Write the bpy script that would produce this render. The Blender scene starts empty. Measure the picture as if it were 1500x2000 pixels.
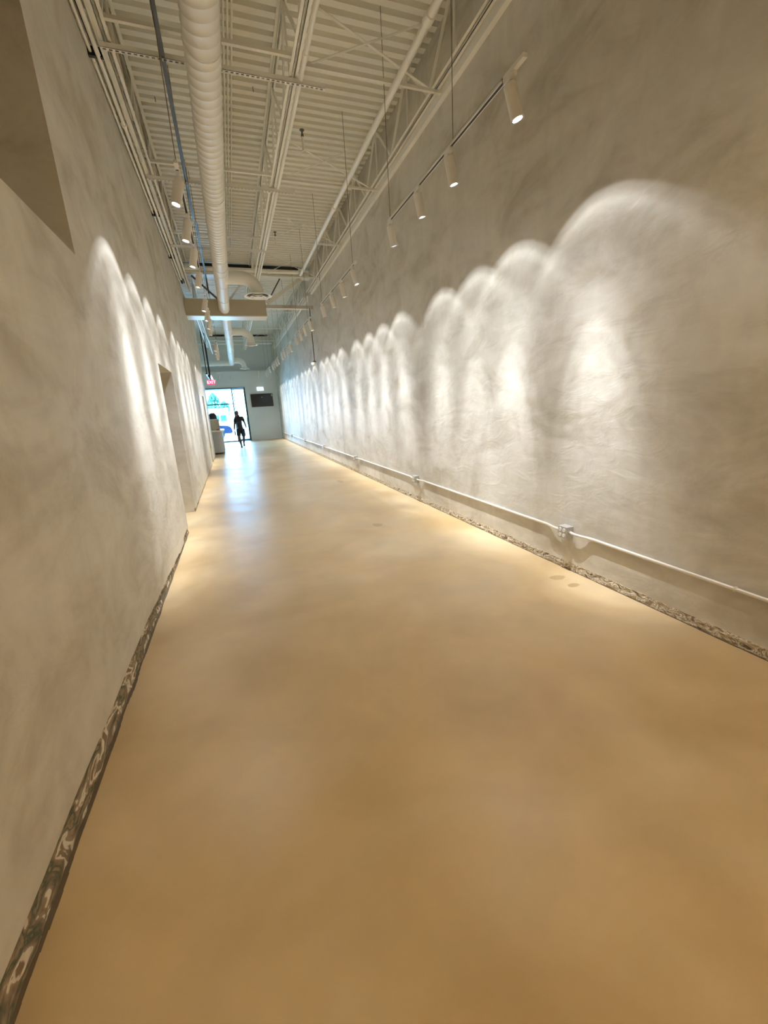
import bpy, bmesh, math, random
from mathutils import Vector, Matrix, noise
random.seed(7)
PI = math.pi
S = bpy.context.scene
COL = S.collection

# ------------------------------------------------------------------ camera
cd = bpy.data.cameras.new('camera'); cam = bpy.data.objects.new('camera', cd); COL.objects.link(cam)
S.camera = cam
cd.sensor_fit = 'HORIZONTAL'; cd.sensor_width = 36.0
cd.lens = 808.284 / 1500 * 36.0
cd.clip_start = 0.02; cd.clip_end = 400
# columns of the calibrated world->camera matrix: x right, y image-down, z forward
Mx = ((0.93910842, 0.05769395, -0.33874296), (-0.13741008, 0.96660522, -0.21631649), (0.31495056, 0.24969133, 0.91567483))
def w(r):                      # camera row (right, down, fwd) in x, down, depth -> world X, Y, Z
    return Vector((r[0], r[2], -r[1]))
rt, dn, fw = w(Mx[0]), w(Mx[1]), w(Mx[2])
up = -dn; bk = -fw
rot = Matrix(((rt.x, up.x, bk.x), (rt.y, up.y, bk.y), (rt.z, up.z, bk.z)))
cam.matrix_world = Matrix.Translation((0, 0, 1.6)) @ rot.to_4x4()

# ------------------------------------------------------------------ view, world, render
S.view_settings.view_transform = 'Standard'
S.view_settings.look = 'None'
S.view_settings.gamma = 1.0
S.view_settings.use_curve_mapping = False
S.view_settings.exposure = 1.80
S.render.film_transparent = False
try:
    S.cycles.max_bounces = 14; S.cycles.diffuse_bounces = 10; S.cycles.glossy_bounces = 4
    S.cycles.transparent_max_bounces = 12
    S.cycles.caustics_reflective = False; S.cycles.caustics_refractive = False
    S.cycles.sample_clamp_indirect = 6.0
    S.cycles.use_denoising = True
except Exception:
    pass
W = bpy.data.worlds.new('daylight'); S.world = W; W.use_nodes = True
nt = W.node_tree; nt.nodes.clear()
o = nt.nodes.new('ShaderNodeOutputWorld'); b = nt.nodes.new('ShaderNodeBackground')
b.inputs[0].default_value = (0.29, 0.60, 1.0, 1); b.inputs[1].default_value = 9.0
nt.links.new(b.outputs[0], o.inputs[0])
LAMP_POWER = 172.0
FILL_POWER = 31.0
LAMP_COLOR = (0.97, 0.985, 1.0)

# ------------------------------------------------------------------ materials
def newmat(name):
    m = bpy.data.materials.new(name); m.use_nodes = True
    n = m.node_tree; p = n.nodes['Principled BSDF']
    return m, n, p
def setc(p, c, r=0.5, metal=0.0, spec=None):
    p.inputs['Base Color'].default_value = (*c, 1); p.inputs['Roughness'].default_value = r
    p.inputs['Metallic'].default_value = metal
    if spec is not None: p.inputs['Specular IOR Level'].default_value = spec
def paint(name, c, r=0.5, metal=0.0, var=0.06, scale=3.0, bump=0.0, spec=None):
    """painted surface with a light procedural mottling"""
    m, n, p = newmat(name); setc(p, c, r, metal, spec)
    g = n.nodes.new('ShaderNodeNewGeometry'); t = n.nodes.new('ShaderNodeTexNoise')
    t.inputs['Scale'].default_value = scale; t.inputs['Detail'].default_value = 4
    n.links.new(g.outputs['Position'], t.inputs['Vector'])
    mx = n.nodes.new('ShaderNodeMix'); mx.data_type = 'RGBA'
    mx.inputs['A'].default_value = (*[min(1, v * (1 - var)) for v in c], 1)
    mx.inputs['B'].default_value = (*[min(1, v * (1 + var)) for v in c], 1)
    n.links.new(t.outputs['Fac'], mx.inputs['Factor']); n.links.new(mx.outputs['Result'], p.inputs['Base Color'])
    if bump:
        bn = n.nodes.new('ShaderNodeBump'); bn.inputs['Strength'].default_value = bump; bn.inputs['Distance'].default_value = 0.01
        n.links.new(t.outputs['Fac'], bn.inputs['Height']); n.links.new(bn.outputs['Normal'], p.inputs['Normal'])
    return m
def emis(name, c, s):
    m = bpy.data.materials.new(name); m.use_nodes = True; n = m.node_tree; n.nodes.clear()
    o = n.nodes.new('ShaderNodeOutputMaterial'); e = n.nodes.new('ShaderNodeEmission')
    e.inputs[0].default_value = (*c, 1); e.inputs[1].default_value = s; n.links.new(e.outputs[0], o.inputs[0]); return m
def N(n, t, **k):
    x = n.nodes.new(t)
    for a, v in k.items(): setattr(x, a, v)
    return x

def plaster():
    m, n, p = newmat('trowelled_plaster'); L = n.links
    g = N(n, 'ShaderNodeNewGeometry')
    mp = N(n, 'ShaderNodeMapping'); mp.inputs['Scale'].default_value = (1, 0.75, 1.5); L.new(g.outputs['Position'], mp.inputs['Vector'])
    t1 = N(n, 'ShaderNodeTexNoise'); t1.inputs['Scale'].default_value = 1.6; t1.inputs['Detail'].default_value = 7; t1.inputs['Roughness'].default_value = 0.62
    t1.inputs['Distortion'].default_value = 0.6
    L.new(mp.outputs[0], t1.inputs['Vector'])
    r1 = N(n, 'ShaderNodeValToRGB'); e = r1.color_ramp.elements
    e[0].position = 0.32; e[0].color = (0.51, 0.475, 0.40, 1); e[1].position = 0.68; e[1].color = (0.73, 0.715, 0.665, 1)
    q = r1.color_ramp.elements.new(0.5); q.color = (0.66, 0.635, 0.575, 1)
    L.new(t1.outputs['Fac'], r1.inputs[0])
    # long trowel streaks, running up the wall
    mp2 = N(n, 'ShaderNodeMapping'); mp2.inputs['Scale'].default_value = (1, 3.2, 1.6); L.new(g.outputs['Position'], mp2.inputs['Vector'])
    t2 = N(n, 'ShaderNodeTexNoise'); t2.inputs['Scale'].default_value = 1.3; t2.inputs['Detail'].default_value = 6; t2.inputs['Distortion'].default_value = 1.2
    L.new(mp2.outputs[0], t2.inputs['Vector'])
    mr = N(n, 'ShaderNodeMapRange'); mr.inputs[1].default_value = .35; mr.inputs[2].default_value = .7; mr.inputs[3].default_value = .94; mr.inputs[4].default_value = 1.03
    L.new(t2.outputs['Fac'], mr.inputs[0])
    mm = N(n, 'ShaderNodeMix', data_type='RGBA', blend_type='MULTIPLY'); mm.inputs['Factor'].default_value = 1
    L.new(r1.outputs[0], mm.inputs['A'])
    cc = N(n, 'ShaderNodeCombineColor')
    for i in range(3): L.new(mr.outputs[0], cc.inputs[i])
    L.new(cc.outputs[0], mm.inputs['B']); L.new(mm.outputs['Result'], p.inputs['Base Color'])
    p.inputs['Roughness'].default_value = 0.62
    t3 = N(n, 'ShaderNodeTexNoise'); t3.inputs['Scale'].default_value = 5; t3.inputs['Detail'].default_value = 9; t3.inputs['Distortion'].default_value = .8
    L.new(mp.outputs[0], t3.inputs['Vector'])
    bn = N(n, 'ShaderNodeBump'); bn.inputs['Strength'].default_value = 0.2; bn.inputs['Distance'].default_value = 0.03
    L.new(t3.outputs['Fac'], bn.inputs['Height']); L.new(bn.outputs[0], p.inputs['Normal'])
    return m

def floor_mat():
    m, n, p = newmat('sealed_concrete'); L = n.links
    g = N(n, 'ShaderNodeNewGeometry')
    t1 = N(n, 'ShaderNodeTexNoise'); t1.inputs['Scale'].default_value = 0.75; t1.inputs['Detail'].default_value = 5; t1.inputs['Distortion'].default_value = .8
    L.new(g.outputs['Position'], t1.inputs['Vector'])
    r = N(n, 'ShaderNodeValToRGB'); e = r.color_ramp.elements
    e[0].position = .30; e[0].color = (0.54, 0.38, 0.19, 1); e[1].position = .70; e[1].color = (0.66, 0.53, 0.345, 1)
    x = r.color_ramp.elements.new(.5); x.color = (0.605, 0.46, 0.265, 1)
    L.new(t1.outputs['Fac'], r.inputs[0])
    t2 = N(n, 'ShaderNodeTexNoise'); t2.inputs['Scale'].default_value = 2.2; t2.inputs['Detail'].default_value = 4; t2.inputs['Distortion'].default_value = 0.3
    L.new(g.outputs['Position'], t2.inputs['Vector'])
    mr = N(n, 'ShaderNodeMapRange'); mr.inputs[1].default_value = .0; mr.inputs[2].default_value = 1.; mr.inputs[3].default_value = .76; mr.inputs[4].default_value = 1.22
    L.new(t2.outputs['Fac'], mr.inputs[0])
    cc = N(n, 'ShaderNodeCombineColor')
    for i in range(3): L.new(mr.outputs[0], cc.inputs[i])
    mm = N(n, 'ShaderNodeMix', data_type='RGBA', blend_type='MULTIPLY'); mm.inputs['Factor'].default_value = 1
    L.new(r.outputs[0], mm.inputs['A']); L.new(cc.outputs[0], mm.inputs['B'])
    prev = mm.outputs['Result']
    # three small brown stains with wobbly edges
    dn_ = N(n, 'ShaderNodeTexNoise'); dn_.inputs['Scale'].default_value = 14; L.new(g.outputs['Position'], dn_.inputs['Vector'])
    for (sx, sy, rx, ry) in ((2.575, 2.77, .075, .05), (2.585, 2.585, .06, .035), (1.70, 5.25, .07, .09), (2.1, 9.0, .06, .2)):
        mp = N(n, 'ShaderNodeMapping'); mp.inputs['Location'].default_value = (-sx / rx, -sy / ry, 0); mp.inputs['Scale'].default_value = (1 / rx, 1 / ry, 0)
        L.new(g.outputs['Position'], mp.inputs['Vector'])
        ln = N(n, 'ShaderNodeVectorMath', operation='LENGTH'); L.new(mp.outputs[0], ln.inputs[0])
        ad = N(n, 'ShaderNodeMath', operation='ADD'); L.new(ln.outputs['Value'], ad.inputs[0]); L.new(dn_.outputs['Fac'], ad.inputs[1])
        rr = N(n, 'ShaderNodeMapRange'); rr.inputs[1].default_value = 1.35; rr.inputs[2].default_value = 1.55; rr.inputs[3].default_value = .55; rr.inputs[4].default_value = 0
        L.new(ad.outputs[0], rr.inputs[0])
        mx = N(n, 'ShaderNodeMix', data_type='RGBA'); L.new(rr.outputs[0], mx.inputs['Factor']); L.new(prev, mx.inputs['A'])
        mx.inputs['B'].default_value = (0.33, 0.21, 0.10, 1); prev = mx.outputs['Result']
    L.new(prev, p.inputs['Base Color'])
    rg = N(n, 'ShaderNodeMapRange'); rg.inputs[1].default_value = .0; rg.inputs[2].default_value = 1.; rg.inputs[3].default_value = .22; rg.inputs[4].default_value = .48
    L.new(t2.outputs['Fac'], rg.inputs[0]); L.new(rg.outputs[0], p.inputs['Roughness'])
    p.inputs['Specular IOR Level'].default_value = 0.6
    bn = N(n, 'ShaderNodeBump'); bn.inputs['Strength'].default_value = 0.05; bn.inputs['Distance'].default_value = 0.02
    L.new(t2.outputs['Fac'], bn.inputs['Height']); L.new(bn.outputs[0], p.inputs['Normal'])
    return m

def rubble(name, cols, scale, along=(1, 1, 1)):
    """broken drywall paper / chipped plaster: patches of colour with sharp edges"""
    m, n, p = newmat(name); L = n.links
    g = N(n, 'ShaderNodeNewGeometry'); mp = N(n, 'ShaderNodeMapping'); mp.inputs['Scale'].default_value = along
    L.new(g.outputs['Position'], mp.inputs['Vector'])
    t = N(n, 'ShaderNodeTexNoise'); t.inputs['Scale'].default_value = scale; t.inputs['Detail'].default_value = 3; t.inputs['Distortion'].default_value = 1.4
    L.new(mp.outputs[0], t.inputs['Vector'])
    r = N(n, 'ShaderNodeValToRGB'); cr = r.color_ramp
    e = cr.elements; e[0].position = cols[0][0]; e[0].color = (*cols[0][1], 1); e[1].position = cols[-1][0]; e[1].color = (*cols[-1][1], 1)
    for pos, c in cols[1:-1]:
        x = cr.elements.new(pos); x.color = (*c, 1)
    L.new(t.outputs['Fac'], r.inputs[0]); L.new(r.outputs[0], p.inputs['Base Color'])
    p.inputs['Roughness'].default_value = 0.85
    bn = N(n, 'ShaderNodeBump'); bn.inputs['Strength'].default_value = 0.6; bn.inputs['Distance'].default_value = 0.02
    L.new(t.outputs['Fac'], bn.inputs['Height']); L.new(bn.outputs[0], p.inputs['Normal'])
    return m

M_WALL = plaster()
M_FLOOR = floor_mat()
M_DECK = paint('deck_paint', (0.85, 0.85, 0.79), 0.45, var=.04, scale=1.5)
M_STEEL = paint('steel_paint', (0.84, 0.84, 0.79), 0.42, var=.05, scale=4)
M_DUCT = paint('duct_paint', (0.85, 0.85, 0.81), 0.45, var=.03, scale=2)
M_PIPE = paint('pipe_paint', (0.88, 0.88, 0.84), 0.38, var=.03, scale=5)
M_WHITE = paint('white_powder_coat', (0.80, 0.79, 0.75), 0.35, var=.02, scale=8)
M_WHITE2 = paint('white_paint', (0.72, 0.73, 0.72), 0.5, var=.04, scale=2)
M_GREYW = paint('grey_wall_paint', (0.78, 0.80, 0.82), 0.6, var=.04, scale=1.2)
M_DARK = paint('gap_shade', (0.03, 0.028, 0.025), 0.7, var=.1)  # near-black that stands for shade in the gap above the left wall
M_BLACK = paint('black_metal', (0.018, 0.018, 0.018), 0.4, var=.1)
M_GALV = paint('galvanised_steel', (0.16, 0.16, 0.155), 0.35, metal=.8, var=.35, scale=9)
M_ROD = paint('threaded_rod', (0.20, 0.16, 0.11), 0.5, metal=.4, var=.1)
M_BOXM = paint('zinc_box', (0.50, 0.50, 0.48), 0.4, metal=.35, var=.1, scale=20)
M_EMT = paint('painted_conduit', (0.78, 0.74, 0.68), 0.3, metal=.15, var=.04, scale=6)
M_RECEP = paint('white_plastic', (0.85, 0.85, 0.83), 0.3, var=.01)
M_LENS = emis('lit_lens', (1, .98, .95), 9.0)
M_TEAL = paint('storefront_aluminium', (0.02, 0.10, 0.12), 0.4, metal=.3, var=.08)
M_LEFTBASE = rubble('torn_drywall_paper', [(.30, (.20, .15, .09)), (.38, (.34, .27, .19)), (.43, (.09, .11, .07)), (.50, (.26, .20, .14)), (.56, (.36, .29, .20)), (.575, (.74, .70, .60)), (.62, (.70, .65, .54)), (.635, (.24, .18, .12))], 4.6, (1, 1, 2.4))
M_RIGHTBASE = rubble('chipped_plaster_edge', [(.32, (.12, .085, .05)), (.42, (.42, .35, .25)), (.49, (.78, .72, .60)), (.53, (.20, .15, .09)), (.59, (.72, .65, .52)), (.63, (.28, .21, .13)), (.72, (.30, .22, .13))], 9.0, (1, 1, 2.0))
M_DARKJOINT = paint('dark_joint', (0.14, 0.10, 0.06), 0.8)

def glass():
    m = bpy.data.materials.new('window_glass'); m.use_nodes = True; n = m.node_tree; n.nodes.clear()
    o = N(n, 'ShaderNodeOutputMaterial'); t = N(n, 'ShaderNodeBsdfTransparent'); t.inputs[0].default_value = (.93, .98, .98, 1)
    gl = N(n, 'ShaderNodeBsdfGlossy'); gl.inputs['Roughness'].default_value = 0.02
    mx = N(n, 'ShaderNodeMixShader'); lw = N(n, 'ShaderNodeFresnel'); lw.inputs[0].default_value = 1.35
    n.links.new(lw.outputs[0], mx.inputs[0]); n.links.new(t.outputs[0], mx.inputs[1]); n.links.new(gl.outputs[0], mx.inputs[2])
    n.links.new(mx.outputs[0], o.inputs[0]); return m
M_GLASS = glass()

# ------------------------------------------------------------------ mesh helpers
def obj(name, bm, m, parent=None, smooth=False, loc=None):
    me = bpy.data.meshes.new(name); bm.normal_update(); bm.to_mesh(me); bm.free()
    me.materials.append(m)
    if smooth:
        for f in me.polygons: f.use_smooth = True
    o = bpy.data.objects.new(name, me); COL.objects.link(o)
    if parent: o.parent = parent
    if loc: o.location = loc
    return o
def auto(o, ang=40):
    me = o.data
    for f in me.polygons: f.use_smooth = True
    try: me.set_sharp_from_angle(angle=math.radians(ang))
    except Exception: pass
    return o
def box(bm, x0, x1, y0, y1, z0, z1, bev=0.0):
    v = [bm.verts.new(c) for c in ((x0, y0, z0), (x1, y0, z0), (x1, y1, z0), (x0, y1, z0), (x0, y0, z1), (x1, y0, z1), (x1, y1, z1), (x0, y1, z1))]
    fs = [bm.faces.new([v[i] for i in q]) for q in ((0, 3, 2, 1), (4, 5, 6, 7), (0, 1, 5, 4), (1, 2, 6, 5), (2, 3, 7, 6), (3, 0, 4, 7))]
    if bev:
        es = list({e for f in fs for e in f.edges})
        bmesh.ops.bevel(bm, geom=es, offset=bev, segments=2, affect='EDGES', profile=.6)
    return bm
def B(*a, **k):
    return box(bmesh.new(), *a, **k)
def frame(d):
    d = d.normalized(); a = Vector((0, 0, 1)) if abs(d.z) < .9 else Vector((0, 1, 0))
    u = d.cross(a).normalized(); v = d.cross(u).normalized(); return u, v
def tube(bm, pts, r, seg=12, cap=True):
    """tube through points; r may be one radius or one per point"""
    pts = [Vector(p) for p in pts]; n = len(pts)
    rs = r if isinstance(r, (list, tuple)) else [r] * n
    rings = []
    u = None
    for i, p in enumerate(pts):
        d = (pts[min(i + 1, n - 1)] - pts[max(i - 1, 0)])
        if d.length < 1e-9: d = Vector((0, 0, 1))
        d.normalize()
        if u is None: u, _ = frame(d)
        u = (u - d * u.dot(d)).normalized(); v = d.cross(u)
        rings.append([bm.verts.new(p + (u * math.cos(2 * PI * k / seg) + v * math.sin(2 * PI * k / seg)) * rs[i]) for k in range(seg)])
    for a, b_ in zip(rings, rings[1:]):
        for k in range(seg):
            bm.faces.new((a[k], a[(k + 1) % seg], b_[(k + 1) % seg], b_[k]))
    if cap:
        bm.faces.new(rings[0][::-1]); bm.faces.new(rings[-1])
    return bm
def T(pts, r, seg=12, cap=True):
    return tube(bmesh.new(), pts, r, seg, cap)
def bar(bm, a, b_, wx, wy):
    """rectangular bar from a to b"""
    a = Vector(a); b_ = Vector(b_); u, v = frame(b_ - a)
    r = []
    for p in (a, b_):
        r.append([bm.verts.new(p + u * sx * wx / 2 + v * sy * wy / 2) for sx, sy in ((-1, -1), (1, -1), (1, 1), (-1, 1))])
    for k in range(4): bm.faces.new((r[0][k], r[0][(k + 1) % 4], r[1][(k + 1) % 4], r[1][k]))
    bm.faces.new(r[0][::-1]); bm.faces.new(r[1]); return bm
def lathe(bm, prof, seg=24, cx=0, cy=0):
    rings = []
    for r, z in prof:
        rings.append([bm.verts.new((cx + r * math.cos(2 * PI * k / seg), cy + r * math.sin(2 * PI * k / seg), z)) for k in range(seg)] if r > 1e-6 else [bm.verts.new((cx, cy, z))])
    for a, b_ in zip(rings, rings[1:]):
        for k in range(seg):
            k2 = (k + 1) % seg
            if len(a) == 1 and len(b_) == 1: continue
            if len(a) == 1: bm.faces.new((a[0], b_[k2], b_[k]))
            elif len(b_) == 1: bm.faces.new((a[k], a[k2], b_[0]))
            else: bm.faces.new((a[k], a[k2], b_[k2], b_[k]))
    return bm
def arc(c, r, a0, a1, n, U, V):
    c = Vector(c); U = Vector(U); V = Vector(V)
    return [c + (U * math.cos(a0 + (a1 - a0) * i / n) + V * math.sin(a0 + (a1 - a0) * i / n)) * r for i in range(n + 1)]
def tag(o, label, cat, group=None, kind=None):
    if label: o['label'] = label
    if cat: o['category'] = cat
    if group: o['group'] = group
    if kind: o['kind'] = kind
    return o
def thing(name, label, cat, loc=(0, 0, 0), group=None):
    o = bpy.data.objects.new(name, None); COL.objects.link(o); o.location = loc; o.empty_display_size = .1
    return tag(o, label, cat, group)
def struct(o, label=None):
    o['kind'] = 'structure'
    if label: o['label'] = label
    return o
def copy_tree(o, parent=None):
    c = o.copy(); COL.objects.link(c)
    if parent is not None: c.parent = parent
    for ch in list(o.children): copy_tree(ch, c)
    return c
def tree_like(name, label, cat, loc, proto_root):
    pass
bpy_update = bpy.context.view_layer.update

# ------------------------------------------------------------------ constants of the place
XL, XR = -0.80, 2.80
YB, YE = -4.0, 26.5
ZD = 5.70                       # underside of the deck
DOOR1 = (6.35, 7.70, 2.30)
DOOR2 = (15.0, 15.9, 2.23)
YLW = 17.8                      # the left wall ends here
XFAR = -5.0

# ------------------------------------------------------------------ floor, walls, deck
struct(obj('floor', B(XFAR, 3.2, YB, YE + 1.6, -0.15, 0), M_FLOOR), 'tan sealed concrete floor with soft mottling and reflections')

bm = B(XR, 3.1, YB, YE + .7, 0.068, ZD + .1)
struct(obj('wall_right', bm, M_WALL), 'long bare plaster wall with scalloped spotlight pools')

def zb(y):                      # ragged lower edge of the left wall's skin
    if y < 3.2: return .142 + .012 * noise.noise(Vector((y * 2, 0, 0)))
    if y < 5.2: return .142 + (.045 - .142) * (y - 3.2) / 2.0 + .012 * noise.noise(Vector((y * 5, 0, 0)))
    if y < 5.75: return .022
    return .075 + .02 * noise.noise(Vector((y * 5, 3, 0)))
bm = bmesh.new()
TH = 0.5
def strip(bm, y0, y1, ztop, f, step=.08):
    n = max(1, int((y1 - y0) / step)); prev = None
    for i in range(n + 1):
        y = y0 + (y1 - y0) * i / n; z = f(y)
        cur = [bm.verts.new((XL, y, ztop)), bm.verts.new((XL, y, z)), bm.verts.new((XL - .018, y, z + .004)), bm.verts.new((XL - .018, y, 0)), bm.verts.new((XL - TH, y, 0)), bm.verts.new((XL - TH, y, ztop))]
        if prev:
            for k in range(5): bm.faces.new((prev[k], prev[k + 1], cur[k + 1], cur[k]))
            bm.faces.new((prev[5], prev[0], cur[0], cur[5]))
        else: bm.faces.new(cur[::-1])
        prev = cur
    bm.faces.new(prev)
strip(bm, YB, 3.47, 2.65, zb)
strip(bm, 3.47, DOOR1[0], 5.0, zb)
box(bm, XL - TH, XL, YB, 3.47, 4.75, 5.0)
box(bm, XL - TH, XL, DOOR1[0], DOOR1[1], DOOR1[2], 5.0)
zb2 = lambda y: .055 + .015 * noise.noise(Vector((y * 4, 7, 0)))
strip(bm, DOOR1[1], DOOR2[0], 5.0, zb2)
box(bm, XL - TH, XL, DOOR2[0], DOOR2[1], DOOR2[2], 5.0)
strip(bm, DOOR2[1], YLW, 5.0, zb2)
bmesh.ops.recalc_face_normals(bm, faces=bm.faces)
struct(obj('wall_left', bm, M_WALL), 'near-left plaster wall with door openings and a high recess')

def ragged(name, x, sx, segs, ht, m, amp):
    """rough strip along a wall's foot; sx is +1 when the corridor lies towards +X"""
    bm = bmesh.new()
    for (a, b_) in segs:
        n = int((b_ - a) / .035); rows = 6; grid = []
        for i in range(n + 1):
            y = a + (b_ - a) * i / n; h = ht(y); c = []
            for j in range(rows + 1):
                t = j / rows; z = h * t
                d = noise.noise(Vector((y * 9, z * 22, 1.7))) * amp + noise.noise(Vector((y * 31, z * 50, 4))) * amp * .5
                c.append(bm.verts.new((x + sx * (abs(d) + .006 * (1 - t)), y, z)))
            grid.append(c)
        for i in range(n):
            for j in range(rows):
                q = (grid[i][j], grid[i + 1][j], grid[i + 1][j + 1], grid[i][j + 1])
                bm.faces.new(q if sx > 0 else q[::-1])
        # thin top lip so that the strip has depth
        for i in range(n):
            a0, a1 = grid[i][-1], grid[i + 1][-1]
            b0 = bm.verts.new((x - sx * .02, a0.co.y, a0.co.z)); b1 = bm.verts.new((x - sx * .02, a1.co.y, a1.co.z))
            bm.faces.new((a0, a1, b1, b0))
    return obj(name, bm, m, smooth=False)
struct(ragged('baseboard_left', XL - .017, 1, [(YB, DOOR1[0])], lambda y: zb(y) + .006, M_LEFTBASE, .012), 'torn brown and green strip at the foot of the near-left wall')
struct(ragged('trim_1', XL - .016, 1, [(DOOR1[1], DOOR2[0]), (DOOR2[1], YLW)], lambda y: zb2(y) + .006, M_RIGHTBASE, .012), 'chipped strip at the foot of the left wall beyond the doorway')
struct(ragged('baseboard_right', XR + .002, -1, [(YB, YE)], lambda y: .07 + .006 * noise.noise(Vector((y * 6, 2, 0))), M_RIGHTBASE, .011), 'chipped crumbly strip at the foot of the right wall')
# dark gap between slab and wall, with the slab's raw edge
bm = bmesh.new(); 
for i in range(120):
    y0 = -1.0 + i * .061; wv = .002 + .008 * noise.noise(Vector((y0 * 4, 9, 0)))
    box(bm, XL - .016, XL + wv + .004, y0, y0 + .0612, -.002, .0035)
struct(obj('trim_2', bm, M_DARKJOINT), 'dark joint between the slab and the near-left wall')
bm = bmesh.new()
for i in range(200):
    y0 = 0.6 + i * .12; wv = .006 + .006 * noise.noise(Vector((y0 * 3, 5, 0)))
    box(bm, XR - wv - .008, XR + .01, y0, y0 + .1205, -.002, .003)
struct(obj('trim_3', bm, M_DARKJOINT), 'dark joint between the slab and the right wall')

# corrugated steel deck, ribs across the corridor
bm = bmesh.new(); P = .152; y = YB; prof = []
while y < YE + 1.5:
    prof += [(y, 0), (y + .078, 0), (y + .090, .065), (y + .140, .065)]; y += P
va = [bm.verts.new((XFAR, a, ZD + h)) for a, h in prof]; vb = [bm.verts.new((3.1, a, ZD + h)) for a, h in prof]
for i in range(len(prof) - 1): bm.faces.new((va[i], va[i + 1], vb[i + 1], vb[i]))
vc = [bm.verts.new((XFAR, YB, ZD + .12)), bm.verts.new((3.1, YB, ZD + .12)), bm.verts.new((3.1, y, ZD + .12)), bm.verts.new((XFAR, y, ZD + .12))]
bm.faces.new(vc)
struct(obj('ceiling', bm, M_DECK), 'cream corrugated steel roof deck')

# far wall with storefront opening, and its upper part set back above the ledge
SX0, SX1, SZ = -3.2, 0.97, 3.09
bm = bmesh.new()
box(bm, SX1, 3.1, YE, YE + .2, 0, 3.98); box(bm, XFAR, SX0, YE, YE + .2, 0, 3.98); box(bm, SX0, SX1, YE, YE + .2, SZ, 3.98)
struct(obj('wall_back', bm, M_GREYW), 'pale grey wall around the shopfront')
bm = B(XFAR, 3.1, YE + .55, YE + .7, 3.0, ZD + .1)
box(bm, XFAR, 3.1, YE + .2, YE + .56, 3.86, 3.98)
struct(obj('wall_upper_back', bm, M_GREYW)); 
bm = B(SX0, SX1 + .05, YE - .015, YE, SZ, SZ + .07)
struct(obj('trim_4', bm, M_WHITE2), 'white strip above the shopfront glazing')
bm = bmesh.new(); box(bm, XFAR - .2, XFAR, YB, YE + .7, 0, ZD + .1)
struct(obj('wall_outer_left', bm, M_WALL))
bm = bmesh.new(); box(bm, XFAR, 3.1, YB - .2, YB, 0, ZD + .1)
struct(obj('wall_behind', bm, M_WALL))
# cross wall closing the rooms behind the left wall
bm = B(XFAR, XL - TH, 12.4, 12.6, 0, ZD)
box(bm, XFAR, XL - TH, YLW - .2, YLW, 0, 4.2)
struct(obj('wall_cross', bm, M_WALL))

# ------------------------------------------------------------------ open-web joists
def joist(label, x, y0, y1, zt, zbm, first_at):
    t = thing('roof_joist', label, 'roof joist', (x, y0, zbm), 'open web joists under the deck')
    def ang(name, z, s):
        bm = bmesh.new()
        for sd in (-1, 1):
            box(bm, sd * .012 if sd > 0 else -.047, .047 if sd > 0 else -.012, 0, y1 - y0, z if s > 0 else z, z + .006)
            box(bm, sd * .012 - (.005 if sd < 0 else 0), sd * .012 + (.005 if sd > 0 else 0), 0, y1 - y0, z - (.045 if s > 0 else 0), z + (.006 if s > 0 else .045))
        obj(name, bm, M_STEEL, t)
    ang('top_chord', zt - zbm - .006, 1); ang('bottom_chord', 0, -1)
    pitch = 1.22; a = first_at; h = zt - zbm
    md = None; mv = None
    while a + pitch < y1 - .1:
        if a > y0:
            for (p, q) in (((0, 0, .03), (0, pitch / 2, h - .03)), ((0, pitch, .03), (0, pitch / 2, h - .03))):
                if q[1] < p[1]: key = 'b'
                else: key = 'a'
                o = obj('web_bar', bar(bmesh.new(), p, q, .022, .03), M_STEEL, t, loc=(0, a - y0, 0))
            obj('web_bar', bar(bmesh.new(), (0, pitch / 2, .03), (0, pitch / 2, h - .03), .018, .018), M_STEEL, t, loc=(0, a - y0, 0))
        a += pitch
    return t
joist('cream open web joist beside the left wall pipes, near the camera', -.60, 1.0, 13.62, ZD - .01, 4.93, 1.4)
joist('cream open web joist over the corridor middle, near bay', 1.08, 1.0, 13.62, ZD - .01, 4.93, 1.1)
joist('cream open web joist running along the right wall, near bay', 2.66, 1.0, 13.62, ZD - .01, 5.0, 1.6)
joist('pale open web joist beyond the header on the left', -.56, 14.2, 25.0, ZD - .01, 4.93, 14.4)
joist('pale open web joist beyond the header over the corridor middle', 1.12, 14.2, 25.0, ZD - .01, 4.93, 14.6)
joist('pale open web joist beyond the header against the right wall', 2.66, 14.2, 25.0, ZD - .01, 5.0, 14.3)
# ledger rail bolted to the right wall under the truss
bm = B(2.745, XR, 1.0, 13.6, 4.95, 5.055)
tag(obj('ledger_rail', bm, M_PIPE), 'thick cream ledger along the top of the spotlit right wall, near bay', 'rail', 'right wall ledgers')
bm = B(2.745, XR, 14.2, 25.0, 4.95, 5.055)
tag(obj('ledger_rail', bm, M_PIPE), 'pale ledger along the right wall beyond the header', 'rail', 'right wall ledgers')

# cross girders
for (yy, lab) in ((13.62, 'cream cross girder above the hanging header, black strip for slot shade on top'), (24.95, 'pale cross girder above the shopfront end')):
    t = thing('cross_girder', lab, 'girder', (0, yy, 5.3), 'girders across the corridor')
    bm = B(-3.0, 2.79, 0, .26, .10, .115); box(bm, -3.0, 2.79, .12, .135, .115, .29); box(bm, -3.0, 2.79, 0, .26, .29, .302)
    obj('beam', bm, M_STEEL, t)
    obj('slot_shade', B(-.5, 2.45, -.015, .005, .30, .375), M_BLACK, t)['label'] = 'black strip painted for the shaded gap above the beam'  # black strip stands in for the darkness of an open gap

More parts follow.
